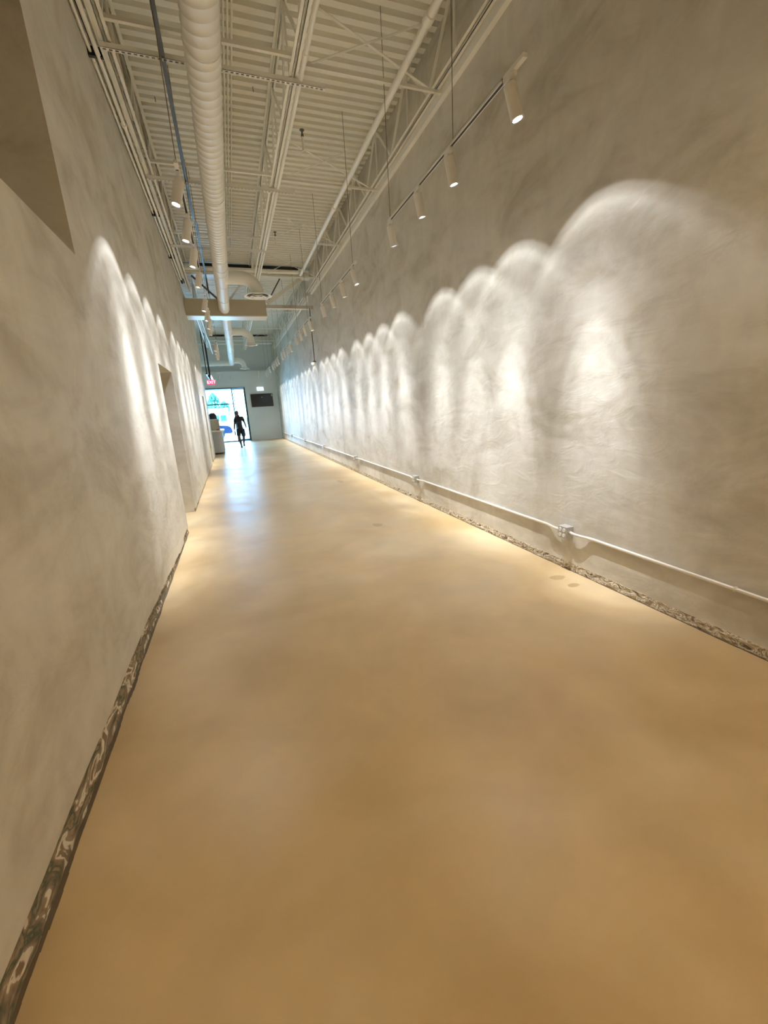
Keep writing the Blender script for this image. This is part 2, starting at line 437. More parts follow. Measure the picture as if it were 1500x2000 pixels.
# diagonal and horizontal bridging between the joists
def bridging(yy, desc, hor=True):
    zt_, zb_ = ZD - .06, 4.95
    t = thing('joist_bridging', 'crossed steel bridging between middle and right joists, ' + desc, 'bridging', (1.1, yy, zb_), 'bridging between the joists')
    h = zt_ - zb_
    obj('brace', bar(bmesh.new(), (0, 0, 0), (1.55, .02, h), .032, .006), M_STEEL, t)
    obj('brace', bar(bmesh.new(), (0, .04, h), (1.62, .05, .05), .032, .006), M_STEEL, t)
    obj('tie', B(0, 1.63, -.03, .002, .02, .05), M_STEEL, t)
    if hor:
        obj('tie', B(-1.7, 0, -.10, -.065, .03, .062), M_STEEL, t)
for yy, d in ((5.12, 'nearest the camera'), (7.35, 'second from the camera'), (9.75, 'third from the camera'), (12.1, 'just before the header'),
              (16.2, 'first beyond the header'), (19.3, 'middle of the far bay'), (22.4, 'last before the shopfront')):
    bridging(yy, d)

# perforated strut channels under the joists
def strut(yy, desc, x1=1.42):
    L = x1 + .66
    bm = bmesh.new(); z0 = -.042
    # perforated sole: two rails and the bridges between the slots
    box(bm, 0, L, -.021, -.009, z0, z0 + .003); box(bm, 0, L, .009, .021, z0, z0 + .003)
    x = 0
    while x < L:
        box(bm, x, min(L, x + .022), -.009, .009, z0, z0 + .003); x += .05
    box(bm, 0, L, -.021, -.018, z0, 0); box(bm, 0, L, .018, .021, z0, 0)
    t = thing('strut_channel', 'slotted cream strut channel under the joists, ' + desc, 'strut', (-.66, yy, 4.92), 'slotted struts across the ceiling')
    obj('channel', bm, M_PIPE, t); obj('slot_shadow', B(0.01, L - .01, -.012, .012, -.034, -.03), M_BLACK, t)['label'] = 'black strip painted for the shade inside the slots'  # black strip gives the channel's inner shade as plain colour
strut(5.22, 'crossing above the duct nearest the camera'); strut(7.50, 'second one from the camera'); strut(10.1, 'third one, before the elbow duct')

# ------------------------------------------------------------------ spiral duct
DP = [(YB + .05, .19, 4.54), (8, .195, 4.54), (13.5, .235, 4.53), (15, .27, 4.52), (19, .35, 4.45), (25.1, .42, 4.28)]
def dpos(y):
    for (a, xa, za), (b_, xb, zb_) in zip(DP, DP[1:]):
        if y <= b_: t = (y - a) / (b_ - a); return xa + (xb - xa) * t, za + (zb_ - za) * t
    return DP[-1][1:]
DR = .143
def spiral(bm, y0, y1, r, pitch=.118, seg=40):
    prof = [(0, 0), (.006, .0045), (.014, .0045), (.020, 0), (.07, 0)]
    rings = []; y = y0 - pitch
    while y < y1:
        for dy, dr in prof:
            ring = []
            for k in range(seg):
                a = 2 * PI * k / seg; yy = min(max(y + dy + pitch * .55 * math.sin(a - .5), y0), y1)
                cx, cz = dpos(yy); ring.append(bm.verts.new((cx + math.cos(a) * (r + dr), yy, cz + math.sin(a) * (r + dr))))
            rings.append(ring)
        y += pitch
    for a, b_ in zip(rings, rings[1:]):
        for k in range(seg): bm.faces.new((a[k], b_[k], b_[(k + 1) % seg], a[(k + 1) % seg]))
    bm.faces.new(rings[0]); bm.faces.new(rings[-1][::-1]); return bm
duct = thing('spiral_duct', 'long cream spiral duct running down the ceiling through the header', 'duct', (0, 0, 0))
bm = spiral(bmesh.new(), YB + .05, 9.4, DR)
auto(obj('duct_body', bm, M_DUCT, duct), 50)
def plain(y0, y1, r, seg=40, n=14):
    pts = []; 
    for i in range(n + 1):
        y = y0 + (y1 - y0) * i / n; cx, cz = dpos(y); pts.append((cx, y, cz))
    return T(pts, r, seg)
auto(obj('duct_body', plain(9.4, 13.61, DR + .002), M_DUCT, duct), 50)
auto(obj('duct_body', plain(14.14, 25.1, DR), M_DUCT, duct), 50)
for yy in (9.4, 10.25, 11.1, 17.6, 21.0):
    cx, cz = dpos(yy); auto(obj('coupling', T([(cx, yy - .03, cz), (cx, yy - .022, cz), (cx, yy + .022, cz), (cx, yy + .03, cz)], [DR + .002, DR + .010, DR + .010, DR + .002], 40), M_DUCT, duct), 30)
# hangers of the duct
for yy in (1.9, 4.4, 6.9, 9.9, 12.4, 16, 19.5, 23):
    cx, cz = dpos(yy)
    bm = bmesh.new()
    pts = arc((cx, yy, cz), DR + .006, 0, 2 * PI, 32, (1, 0, 0), (0, 0, 1))
    obj('duct_hanger', tube(tube(bm, pts, .004, 6, False), [(cx, yy, cz + DR), (cx, yy, ZD)], .004, 6), M_DUCT, duct)
def elbow(yy, xo, zo, r, label, dr):
    cx, cz = dpos(yy)
    R = .30; run = xo - R
    pts = [(cx + DR * .6, yy, cz), (cx + DR * .9, yy, cz)]
    c = (xo - R, yy, cz - R)
    pts = [(cx + DR * .5, yy, cz)] + ([(xo - R - .02, yy, cz)] if xo - R - .02 > cx + DR * .6 else []) + arc(c, R, PI / 2, 0, 12, (1, 0, 0), (0, 0, 1))
    if zo < cz - R: pts.append((xo, yy, zo))
    t = thing('branch_elbow', label, 'duct', (0, 0, 0), 'elbow branches of the duct')
    auto(obj('elbow', T(pts, r, 36), M_DUCT, t), 50)
    zf = min(zo, cz - R)
    # round cone diffuser: flared ring, dark throat, inner cones
    bm = lathe(bmesh.new(), [(r + .004, zf + .05), (r + .006, zf + .012), (dr * .93, zf - .012), (dr, zf - .03), (dr * .97, zf - .040), (dr * .80, zf - .026), (dr * .76, zf + .0)], 40, xo, yy)
    d = obj('diffuser', bm, M_WHITE, t); auto(d, 35)
    th = obj('throat', lathe(bmesh.new(), [(dr * .77, zf - .004), (0, zf + .004)], 40, xo, yy), M_BLACK, d)
    cone = lathe(bmesh.new(), [(dr * .60, zf - .05), (dr * .585, zf - .058), (dr * .46, zf - .030), (dr * .40, zf - .012), (dr * .46, zf - .026), (dr * .60, zf - .05)], 36, xo, yy)
    lathe(cone, [(dr * .36, zf - .062), (dr * .35, zf - .070), (0, zf - .058), (0, zf - .03), (dr * .36, zf - .062)], 36, xo, yy)
    auto(obj('inner_cone', cone, M_WHITE, d), 35)
elbow(10.7, .95, 4.20, .135, 'cream elbow branch ending in a round diffuser before the header', .31)
elbow(17.0, 1.06, 4.06, .135, 'tan elbow branch with flat round diffuser beyond the header', .23)
elbow(24.2, 1.02, 3.92, .135, 'pale elbow branch near the shopfront, farthest of the three', .24)
cx, cz = dpos(25.1)
t = thing('cross_duct', 'pale round duct crossing left from the main duct end', 'duct', (0, 0, 0))
auto(obj('duct_body', T([(-4.9, 25.1, cz), (-2, 25.1, cz), (cx + .05, 25.1, cz)], .14, 32), M_DUCT, t), 50)
for xx in (-2.2, -.2): auto(obj('coupling', T([(xx - .03, 25.1, cz), (xx + .03, 25.1, cz)], .15, 32), M_DUCT, t), 50)

# ------------------------------------------------------------------ header box with braces, and the tube beam
t = thing('hanging_header', 'flat tan boxed header crossing the corridor, duct passing through', 'header', (0, 13.6, 4.32))
obj('box_panel', B(XL + .005, 1.40, .012, .53, .02, .45), paint('header_paint', (0.52, 0.47, 0.36), .6), t)
obj('bottom_panel', B(XL + .005, 1.41, 0, .55, 0, .022), M_WHITE, t)
tb = thing('tube_beam', 'thin cream beam bridging header end to the right wall', 'beam', (1.41, 13.62, 4.55))
bm = B(0, 1.38, 0, .10, .012, .10); obj('tube', bm, M_WALL, tb); obj('bottom_flange', B(0, 1.38, -.012, .112, 0, .012), M_PIPE, tb)
def brace(label, a, b_, wd, m):
    tag(obj('diagonal_brace', bar(bmesh.new(), a, b_, wd, wd), m), label, 'brace', 'braces above the header')
brace('dark diagonal brace left of the duct above the header', (-.50, 13.66, 5.36), (.10, 13.66, 4.776), .045, M_GALV)
brace('slim diagonal brace right of the duct above the header', (.93, 13.66, 5.36), (.42, 13.66, 4.776), .05, M_STEEL)
brace('dark diagonal brace right of the elbow above the header', (1.90, 13.72, 5.38), (1.50, 13.72, 4.78), .035, M_GALV)
brace('thick cream diagonal brace from header end to the right joist', (1.47, 13.68, 4.70), (2.50, 13.68, 5.38), .11, M_STEEL)

# ------------------------------------------------------------------ pipes and conduits along the ceiling
def pipe(name, label, cat, pts, r, m, couplers=(), group=None, cr=None):
    t = thing(name, label, cat, (0, 0, 0), group)
    auto(obj('pipe', T(pts, r, 14), m, t), 50)
    for (p, d) in couplers:
        p = Vector(p); d = Vector(d)
        auto(obj('coupling', T([p - d, p - d * .9, p + d * .9, p + d], [r, cr or r * 1.35, cr or r * 1.35, r], 14), m, t), 30)
    return t
cyl = [(0, .04, 0)]
pipe('conduit', 'outermost cream conduit against the left wall top', 'pipe', [(-.775, YB + .1, 4.99), (-.775, 13.4, 4.99)], .014, M_PIPE, [((-.775, y, 4.99), (0, .03, 0)) for y in (2.5, 5.6, 8.7, 11.8)], 'conduits along the left wall top')
pipe('conduit', 'middle cream conduit along the left wall top', 'pipe', [(-.715, YB + .1, 4.97), (-.715, 12.6, 4.97)], .021, M_PIPE, [((-.715, y, 4.97), (0, .03, 0)) for y in (3.4, 6.5, 9.6)], 'conduits along the left wall top')
pipe('conduit', 'inner cream conduit along the left wall top beside the joist', 'pipe', [(-.655, YB + .1, 4.96), (-.655, 12.4, 4.96)], .021, M_PIPE, [((-.655, y, 4.96), (0, .03, 0)) for y in (4.2, 7.2, 10.3)], 'conduits along the left wall top')
for i, yy in enumerate((5.45, 8.9, 11.0)):
    tag(obj('pipe_clamp', B(-.80, -.63, yy, yy + .035, 4.955, 5.03), M_BLACK), ('black clamp over the left conduits nearest the camera', 'black clamp over the left conduits, second from camera', 'black clamp over the left conduits by the header')[i], 'clamp', 'clamps on the left conduits')
pipe('sprinkler_main', 'thick cream sprinkler main along the right joist, elbowing across before the header', 'pipe',
     [(2.145, YB + .1, 4.915), (2.145, 11.60, 4.915), (2.145, 11.68, 4.93), (2.145, 11.80, 5.03)] + arc((2.065, 11.85, 5.045), .08, 0, PI / 2, 5, (1, 0, 0), (0, 1, 0)) + [(1.0, 11.93, 5.045), (-.62, 11.93, 5.045)], .036, M_PIPE,
     [((2.145, 7.9, 4.915), (0, .05, 0)), ((2.145, 4.2, 4.915), (0, .05, 0)), ((1.4, 11.93, 5.045), (.05, 0, 0))], cr=.048)
pipe('conduit', 'cream conduit right of the middle joist chord', 'pipe', [(1.158, YB + .1, 4.925), (1.158, 13.5, 4.925)], .024, M_PIPE, [((1.158, y, 4.925), (0, .045, 0)) for y in (4.9, 6.25, 8.4, 10.6)], cr=.029)
for i, (xx, e, lb) in enumerate(((.50, 12.9, 'left of three thin conduits on the deck right of the duct'), (.542, 13.0, 'middle of three thin conduits on the deck right of the duct'), (.585, 13.1, 'right of three thin conduits on the deck right of the duct'))):
    pipe('conduit', lb, 'pipe', [(xx, YB + .1, ZD - .016), (xx, e - .3, ZD - .016), (xx - .12, e, ZD - .016), (xx - .45, e + .02, ZD - .016)], .0125, M_DECK, group='thin conduits on the deck')
pipe('conduit', 'cream pipe on the right of the middle joist beyond the header', 'pipe', [(1.21, 14.2, 4.91), (1.21, 24.8, 4.91)], .024, M_PIPE)
pipe('conduit', 'white pipe pair member along the left beyond the header, outer', 'pipe', [(-.66, 14.3, 4.90), (-.66, 23.6, 4.90)], .035, M_PIPE, group='white pipes beyond the header')
pipe('conduit', 'white pipe along the left beyond the header, bending down at its end', 'pipe', [(-.52, 14.3, 4.88), (-.52, 20.8, 4.88), (-.47, 21.2, 4.82), (-.45, 23.8, 4.62)], .03, M_PIPE, group='white pipes beyond the header')
pipe('sprinkler_branch', 'white pipe crossing the corridor under the far girder', 'pipe', [(-2.4, 24.75, 5.20), (2.6, 24.75, 5.20)], .04, M_PIPE)
for i, (xx, zz, rr) in enumerate(((-.745, 5.10, .026), (-.685, 5.115, .024))):  # black tubes added so the gap over the pipes reads as deep shade
    tag(obj('gap_filler', T([(xx, YB + .1, zz)] + [(xx + .012 * noise.noise(Vector((y_ * .9, i, 0))), y_, zz + .02 * noise.noise(Vector((y_ * 1.1, i, 3)))) for y_ in [k * .6 for k in range(22)]] + [(xx, 13.4, zz)], rr, 8), M_DARK),
        ('black cable added to darken the gap above the left wall pipes, wall side', 'black cable added to darken the gap above the left wall pipes, room side')[i], 'filler', 'dark fillers above the left pipes')
# sprinkler drops
def sprinkler(x, y, label, x0):
    t = thing('sprinkler_drop', label, 'sprinkler', (x, y, 5.2), 'sprinkler heads')
    auto(obj('branch_pipe', T([(x0 - x - .022, 0, -.25), (x0 - x, 0, -.04), (x0 - x + .02, 0, -.02), (-.03, 0, -.02), (0, 0, 0.0), (0, 0, .16)], .016, 10), M_STEEL, t), 60)
    auto(obj('head', lathe(bmesh.new(), [(.0, .25), (.035, .245), (.035, .238), (.012, .23), (.012, .20), (.02, .19), (.02, .16), (0, .16)], 12), M_GALV, t), 40)
sprinkler(1.50, 6.95, 'upright sprinkler on a short arm right of the middle joist', 1.18)
sprinkler(1.47, 10.55, 'upright sprinkler on a short arm before the header', 1.18)
# small deck screws / hanger wires that stick down
for i, (x, y, lb) in enumerate(((.72, 5.15, 'tiny dark screw tip under the deck right of the duct'), (.85, 6.7, 'tiny dark screw tip under the deck before the second strut'), (-.3, 5.6, 'tiny dark screw tip under the deck left of the duct'), (.05 - .42, 7.2, 'tiny dark screw tip under the deck by the left struts'))):
    tag(obj('deck_screw', T([(x, y, ZD + .002), (x + .004, y, ZD - .055)], .004, 6), M_BLACK), lb, 'screw', 'screw tips under the deck')

# dark galvanised strut rail above the left spotlights
def dark_rail(label, y0, y1, x, z, rods):
    t = thing('strut_rail', label, 'rail', (x, y0, z), 'dark galvanised rails left of the duct')
    bm = B(-.02, -.017, 0, y1 - y0, 0, .041); box(bm, .017, .02, 0, y1 - y0, 0, .041); box(bm, -.02, .02, 0, y1 - y0, .038, .041)
    box(bm, -.02, -.011, 0, y1 - y0, 0, .003); box(bm, .011, .02, 0, y1 - y0, 0, .003)
    obj('channel', bm, M_GALV, t)
    for r_ in rods: obj('hanger_rod', T([(0, r_ - y0, .04), (0, r_ - y0, ZD - z)], .004, 6), M_ROD, t)
dark_rail('dark galvanised rail left of the duct, near length', 4.60, 8.70, -.14, 4.85, (4.65, 6.6, 8.6))
dark_rail('dark galvanised rail left of the duct, far length', 8.85, 13.55, -.115, 4.85, (8.95, 11.2, 13.4))

# ------------------------------------------------------------------ track lighting
def make_spot_light():
    ld = bpy.data.lights.new('spot_beam', 'SPOT'); ld.energy = LAMP_POWER; ld.color = LAMP_COLOR
    ld.spot_size = math.radians(89.5); ld.spot_blend = .04; ld.shadow_soft_size = .013; ld.use_nodes = True
    n = ld.node_tree; L = n.links
    em = [x for x in n.nodes if x.type == 'EMISSION'][0]
    tc = N(n, 'ShaderNodeTexCoord'); sp = N(n, 'ShaderNodeSeparateXYZ'); L.new(tc.outputs['Normal'], sp.inputs[0])
    ab = N(n, 'ShaderNodeMath', operation='ABSOLUTE'); L.new(sp.outputs['Z'], ab.inputs[0])
    ac = N(n, 'ShaderNodeMath', operation='ARCCOSINE'); L.new(ab.outputs[0], ac.inputs[0])
    mr = N(n, 'ShaderNodeMapRange'); mr.inputs[1].default_value = 0; mr.inputs[2].default_value = math.radians(44.5)
    L.new(ac.outputs[0], mr.inputs[0])
    cr = N(n, 'ShaderNodeValToRGB'); c = cr.color_ramp; c.interpolation = 'EASE'
    c.elements[0].position = 0; c.elements[0].color = (1, 1, 1, 1)
    c.elements[1].position = 1; c.elements[1].color = (0, 0, 0, 1)
    for deg, v in ((4, .96), (7.5, .76), (10.5, .44), (14, .20), (20, .095), (28, .048), (33, .048), (37.5, .063), (41.5, .028)):
        e = c.elements.new(deg / 44.5); e.color = (v, v, v, 1)
    L.new(mr.outputs[0], cr.inputs[0]); L.new(cr.outputs[0], em.inputs['Strength'])
    return ld
SPOT = make_spot_light()
def make_head():
    """origin at the track's underside; the barrel hangs on a swivel and is tilted by its own joint"""
    t = thing('track_spotlight', 'x', 'spotlight', (0, 0, 0))
    obj('adapter', B(-.017, .017, -.055, .055, -.030, 0, bev=.003), M_WHITE, t)
    st = T([(0, 0, -.028), (0, 0, -.055)], .009, 12); auto(obj('stem', st, M_WHITE, t), 50)
    br = bpy.data.objects.new('barrel', None)
    L_, r = .215, .045
    prof = [(0, 0), (r * .9, 0), (r, -.006), (r, -L_), (r - .004, -L_), (r - .004, -L_ + .02), (0, -L_ + .02)]
    bo = auto(obj('barrel', lathe(bmesh.new(), prof[::-1], 28), M_WHITE, t), 35); bo.location = (0, 0, -.05)
    rg = auto(obj('baffle', lathe(bmesh.new(), [(r - .0045, -L_ + .001), (r - .0045, -L_ + .018), (r - .009, -L_ + .018), (r - .009, -L_ + .001)][::-1], 28), M_BLACK, bo), 35)
    obj('lens', lathe(bmesh.new(), [(0, -L_ + .0165), (r - .0095, -L_ + .0165)], 28), M_LENS, bo)
    lo = bpy.data.objects.new('beam', SPOT); COL.objects.link(lo); lo.parent = bo; lo.location = (0, 0, -L_ - .004)
    return t
HEAD = make_head(); used = [False]
def head(x, y, z, tx, ty, label, group):
    """tx: lean towards +X (deg); ty: lean towards +Y"""
    if not used[0]: t = HEAD; used[0] = True
    else: t = copy_tree(HEAD)
    t.location = (x, y, z); t['label'] = label; t['group'] = group
    for c in t.children:
        if c.name.startswith('barrel'): c.rotation_euler = (math.radians(ty), -math.radians(tx), 0)
    return t
def track(label, x, y0, y1, z, rods, m=M_WHITE, ztop=ZD + .03):
    t = thing('light_track', label, 'track rail', (x, y0, z), 'lighting track rails')
    L_ = y1 - y0
    bm = B(-.0175, -.011, 0, L_, 0, .022); box(bm, .011, .0175, 0, L_, 0, .022); box(bm, -.0175, .0175, 0, L_, .018, .022)
    box(bm, -.0175, .0175, 0, .01, 0, .022)
    obj('rail', bm, m, t); obj('groove', B(-.0112, .0112, .01, L_ - .005, .003, .0175), M_BLACK, t)
    obj('feed_box', B(-.0175, .0175, -.22 if y0 < 3 else -.1, 0, -.002, .024, bev=.002), M_WHITE, t)
    for r_ in rods: obj('hanger_rod', T([(0, r_ - y0, .02), (0, r_ - y0, ztop - z)], .0035, 6), M_ROD, t)
TZ = 3.72
ordn = ['first', 'second', 'third', 'fourth']
RT = [('nearest', 2.99, 5.30, (3.72, 5.24), (2.93, 3.80, 4.46, 5.26)),
      ('second', 6.82, 9.36, (6.90, 9.28), (6.93, 7.66, 8.43, 9.30)),
      ('third', 10.75, 13.2, (10.98, 12.65), (10.85, 11.6, 12.35, 13.1)),
      ('fourth', 14.4, 17.0, (14.78, 16.8), (14.5, 15.3, 16.1, 16.9)),
      ('fifth', 18.2, 20.8, (18.5, 20.5), (18.3, 19.1, 19.9, 20.7)),
      ('farthest', 22.0, 24.6, (22.3, 24.3), (22.1, 22.9, 23.7, 24.5))]
tilts = [(14, -6), (13.5, 0), (13, 1.5), (13, 3)]
for nm, a, b_, rods, hs in RT:
    track('white lighting track along the right wall, %s from the camera' % (nm if nm in ('nearest', 'farthest') else nm + ' track'), 2.10, a, b_, TZ, rods)
    for k, yy in enumerate(hs):
        tx, ty = tilts[k]
        head(2.10, yy, TZ, tx, ty, 'white barrel spotlight, %s along the %s track by the right wall' % (ordn[k], nm), 'spotlights along the right wall')
LT = [('nearest', 4.62, 7.45, (4.66, 7.2), (4.70, 5.55, 6.42, 7.35)),
      ('second', 8.85, 11.55, (8.9, 11.4), (8.95, 9.8, 10.65, 11.45)),
      ('third', 13.9, 16.6, (14.4, 16.4), (14.2, 15.0, 15.8, 16.5))]
tl = [(-15.5, -5), (-14.5, -3), (-14, -2), (-14, 0)]
for nm, a, b_, rods, hs in LT:
    track('white lighting track left of the duct, %s from the camera' % nm, -.15 if a < 13 else -.12, a, b_, TZ, rods, ztop=4.85 if a < 13 else ZD + .03)
    for k, yy in enumerate(hs):
        tx, ty = tl[k]
        head(-.15 if a < 13 else -.12, yy, TZ, tx, ty, 'white barrel spotlight, %s along the %s track left of the duct' % (ordn[k], nm), 'spotlights left of the duct')

# pendants added behind the camera to warm and brighten the near floor
for i, (x, y, z) in enumerate(((.9, -1.1, 4.3), (1.3, -2.9, 4.3))):
    t = thing('fill_pendant', ('added warm fill lamp behind the viewpoint, nearer one', 'added warm fill lamp at the back end of the corridor')[i], 'lamp', (x, y, z), 'added fill lamps behind the viewpoint')
    auto(obj('shade', lathe(bmesh.new(), [(.22, 0), (.20, .10), (.12, .18), (.04, .21), (0, .21), (0, .205), (.04, .205), (.115, .175), (.195, .095), (.215, 0)], 32), M_WHITE, t), 40)
    auto(obj('bulb', lathe(bmesh.new(), [(0, .13), (.03, .14), (.04, .16), (.03, .19), (0, .20)], 16), emis('fill_bulb', (1, .8, .5), 8), t), 60)
    obj('cord', T([(0, 0, .2), (0, 0, ZD - z)], .006, 8), M_BLACK, t)
    ld = bpy.data.lights.new('fill_light', 'POINT'); ld.energy = FILL_POWER; ld.color = (1, .78, .50); ld.shadow_soft_size = .03
    lo = bpy.data.objects.new('fill_point', ld); COL.objects.link(lo); lo.parent = t; lo.location = (0, 0, .085)

# black track with white heads and the exit sign, past the end of the left wall
t = thing('light_track', 'black lighting track past the end of the left wall', 'track rail', (-.80, 21.4, 3.40), 'lighting track rails')
obj('rail', B(-.03, .03, 0, 4.0, .02, .07), M_BLACK, t)
obj('hanger_rod', T([(0, .5, .07), (0, .5, ZD - 3.4)], .02, 8), M_BLACK, t); obj('hanger_rod', T([(0.03, 3.1, .06), (0.03, 3.1, ZD - 3.4)], .03, 8), M_BLACK, t)
for i, yy in enumerate((22.0, 22.9, 23.9)):
    h = thing('track_spotlight', 'white drum spotlight on the black track, %s from the camera' % ('nearest', 'middle', 'farthest')[i], 'spotlight', (-.74, yy, 3.40), 'drum spotlights on the black track')
    auto(obj('barrel', T([(0, 0, .0), (.10, -.06, -.04)], .055, 16), M_BLACK, h), 40)
    auto(obj('lens', T([(.10, -.06, -.04), (.108, -.065, -.043)], .05, 16), emis('drum_lens', (1, 1, 1), 3.0), h), 40)
ex = thing('exit_sign', 'red lit exit sign hanging past the end of the left wall', 'sign', (-.60, 20.0, 2.88))
obj('housing', B(-.165, .165, 0, .05, 0, .20, bev=.006), emis('exit_red', (1.0, .06, .16), .45), ex)['label'] = 'glowing red-pink face'
obj('hanger', T([(0, .025, .2), (0, .025, ZD - 2.88)], .012, 8), M_BLACK, ex)
fc = bpy.data.curves.new('exit_letters', 'FONT'); fc.body = 'EXIT'; fc.size = .17; fc.align_x = 'CENTER'; fc.extrude = .003
fo = bpy.data.objects.new('tmp', fc); COL.objects.link(fo); fo.rotation_euler = (PI / 2, 0, 0); bpy_update()
me = bpy.data.meshes.new_from_object(fo.evaluated_get(bpy.context.evaluated_depsgraph_get())); me.transform(Matrix.Rotation(PI / 2, 4, 'X'))
me.materials.clear(); me.materials.append(emis('exit_white', (1, .8, .85), .8)); bpy.data.objects.remove(fo)
lo = bpy.data.objects.new('lettering', me); COL.objects.link(lo); lo.parent = ex; lo.location = (0, -.004, .04)

# heads on the far upper wall
for i, (x, z, lb) in enumerate(((-.36, 3.66, 'small white wall light above the shopfront, left one'), (.30, 3.66, 'small white wall light above the shopfront, right one'), (1.85, 3.82, 'large pale wall light at the upper right of the far wall'))):
    h = thing('wall_light', lb, 'light', (x, YE, z), 'small lights on the far wall')
    r_ = .035 if i < 2 else .07
    obj('bracket', B(-.02, .02, -.16, 0, .02, .05), M_WHITE, h)
    auto(obj('barrel', T([(0.03, -.16, .12), (-.03, -.20, -.12 if i < 2 else -.28)], r_, 16), M_WHITE, h), 40)

# ------------------------------------------------------------------ pendant conduit with camera dome
t = thing('dome_camera', 'small white dome on a long thin drop rod before the right wall', 'camera', (2.675, 13.56, 2.95))
auto(obj('drop_rod', T([(0, 0, .06), (0, 0, 1.60)], .014, 10), M_ROD, t), 50)
auto(obj('junction', lathe(bmesh.new(), [(0, .12), (.02, .12), (.045, .10), (.05, .06), (.0, .06)], 16), M_ROD, t), 50)
auto(obj('dome', lathe(bmesh.new(), [(0, .065), (.06, .06), (.072, .03), (.065, -.01), (.045, -.04), (0, -.055)], 20, -.05, -.03), M_WHITE, t), 50)

# ------------------------------------------------------------------ surface conduit and receptacle boxes on the right wall
BZ = .372
BY = [2.90, 6.30, 9.95, 13.75, 17.6, 21.6]
BW = .052
def jbox(y, label):
    t = thing('receptacle_box', label, 'socket box', (XR, y, BZ), 'socket boxes on the right wall conduit')
    obj('box', B(-.075, 0, -BW, BW, -.055, .055, bev=.003), M_BOXM, t)
    cv = obj('cover', B(-.081, -.075, -BW, BW, -.055, .055, bev=.002), M_BOXM, t)
    for sy in (-1, 1):
        for sz in (-1, 1):
            bm = lathe(bmesh.new(), [(0, .005), (.018, .005), (.0185, 0), (0, 0)], 20)
            bmesh.ops.transform(bm, matrix=Matrix.Translation((-.081, sy * .024, sz * .024)) @ Matrix.Rotation(-PI / 2, 4, 'Y') @ Matrix.Diagonal((1, .86, 1, 1)), verts=bm.verts)
            r_ = obj('receptacle', bm, M_RECEP, t)
            obj('slot', B(-.0862, -.0858, sy * .024 - .007, sy * .024 - .0055, sz * .024 - .002, sz * .024 + .007), M_BLACK, r_)
            obj('slot', B(-.0862, -.0858, sy * .024 + .0055, sy * .024 + .007, sz * .024 - .002, sz * .024 + .006), M_BLACK, r_)
    for s in (-1, 1):
        auto(obj('connector', T([(-.035, s * BW, 0), (-.035, s * (BW + .03), 0)], .0145, 14), M_EMT, t), 40)
for y, lb in zip(BY, ('metal box with four white sockets, nearest on the right wall', 'metal socket box on the right wall, second from the camera', 'metal socket box on the right wall, third from the camera',
                      'metal socket box on the right wall, fourth from the camera', 'metal socket box on the right wall, fifth from the camera', 'metal socket box on the right wall, last before the shopfront')):
    jbox(y, lb)
ends = [YB + .1] + BY + [25.6]
nmz = ('nearest length, leaving the frame', 'first to second box', 'second to third box', 'third to fourth box', 'fourth to fifth box', 'fifth to last box', 'beyond the last box')
for i in range(len(ends) - 1):
    a = ends[i] + (BW + .03 if i else 0); b_ = ends[i + 1] - (BW + .03 if i + 1 < len(ends) - 1 else 0)
    xo, xi = XR - .040, XR - .0145; pts = []
    if i: pts += [(xo, a, BZ), (xo, a + .05, BZ), (xo + .006, a + .10, BZ), (xi - .006, a + .16, BZ), (xi, a + .21, BZ)]
    else: pts += [(xi, a, BZ)]
    k = 6
    for j in range(1, k): pts.append((xi, a + .25 + (b_ - a - .5) * j / k, BZ))
    if i + 1 < len(ends) - 1: pts += [(xi, b_ - .21, BZ), (xi - .006, b_ - .16, BZ), (xo + .006, b_ - .10, BZ), (xo, b_ - .05, BZ), (xo, b_, BZ)]
    else: pts += [(xi, b_, BZ)]
    t = thing('wall_conduit', 'cream conduit low on the right wall, ' + nmz[i], 'pipe', (0, 0, 0), 'conduit lengths on the right wall')
    auto(obj('pipe', T(pts, .0130, 12), M_EMT, t), 60)
    yy = a + .9 + .0
    while yy < b_ - .5:
        obj('strap', B(XR - .026, XR - .0, yy, yy + .014, BZ - .014, BZ + .014, bev=.002), M_EMT, t)
        yy += 1.5
    if i == 0:
        auto(obj('coupling', T([(xi, 1.62, BZ), (xi, 1.68, BZ)], .0135, 12), M_EMT, t), 40)

# ------------------------------------------------------------------ shopfront (window_1, door_1)
wf = struct(obj('window_1', box(box(box(box(box(bmesh.new(), SX0, .24, YE + .02, YE + .12, 0, .06), SX0, .24, YE + .02, YE + .12, SZ - .06, SZ), .19, .26, YE + .02, YE + .12, 0, SZ), SX0, SX0 + .06, YE + .02, YE + .12, 0, SZ), SX0, .2, YE + .03, YE + .11, 2.15, 2.21), M_TEAL), 'shopfront window beside the bright doorway')
for a, b_ in ((SX0 + .06, -1.52), (-1.46, .19)):
    for c, d in ((.06, 2.15), (2.21, SZ - .06)):
        obj('pane', B(a, b_, YE + .065, YE + .073, c, d), M_GLASS, wf)
obj('mullion', B(-1.52, -1.46, YE + .02, YE + .12, .06, SZ - .06), M_TEAL, wf)
dr = struct(obj('door_1', box(box(box(bmesh.new(), .26, SX1, YE + .02, YE + .12, SZ - .05, SZ), SX1 - .05, SX1, YE + .02, YE + .12, 0, SZ), .26, SX1, YE + .02, YE + .12, 0, .015), M_TEAL), 'tall bright glazed doorway of the shopfront')
leaf = obj('leaf_frame', box(box(box(box(bmesh.new(), .27, .32, YE + .05, YE + .09, .02, 3.03), SX1 - .10, SX1 - .05, YE + .05, YE + .09, .02, 3.03), .27, SX1 - .05, YE + .05, YE + .09, .02, .12), .27, SX1 - .05, YE + .05, YE + .09, 2.97, 3.03), M_TEAL, dr)
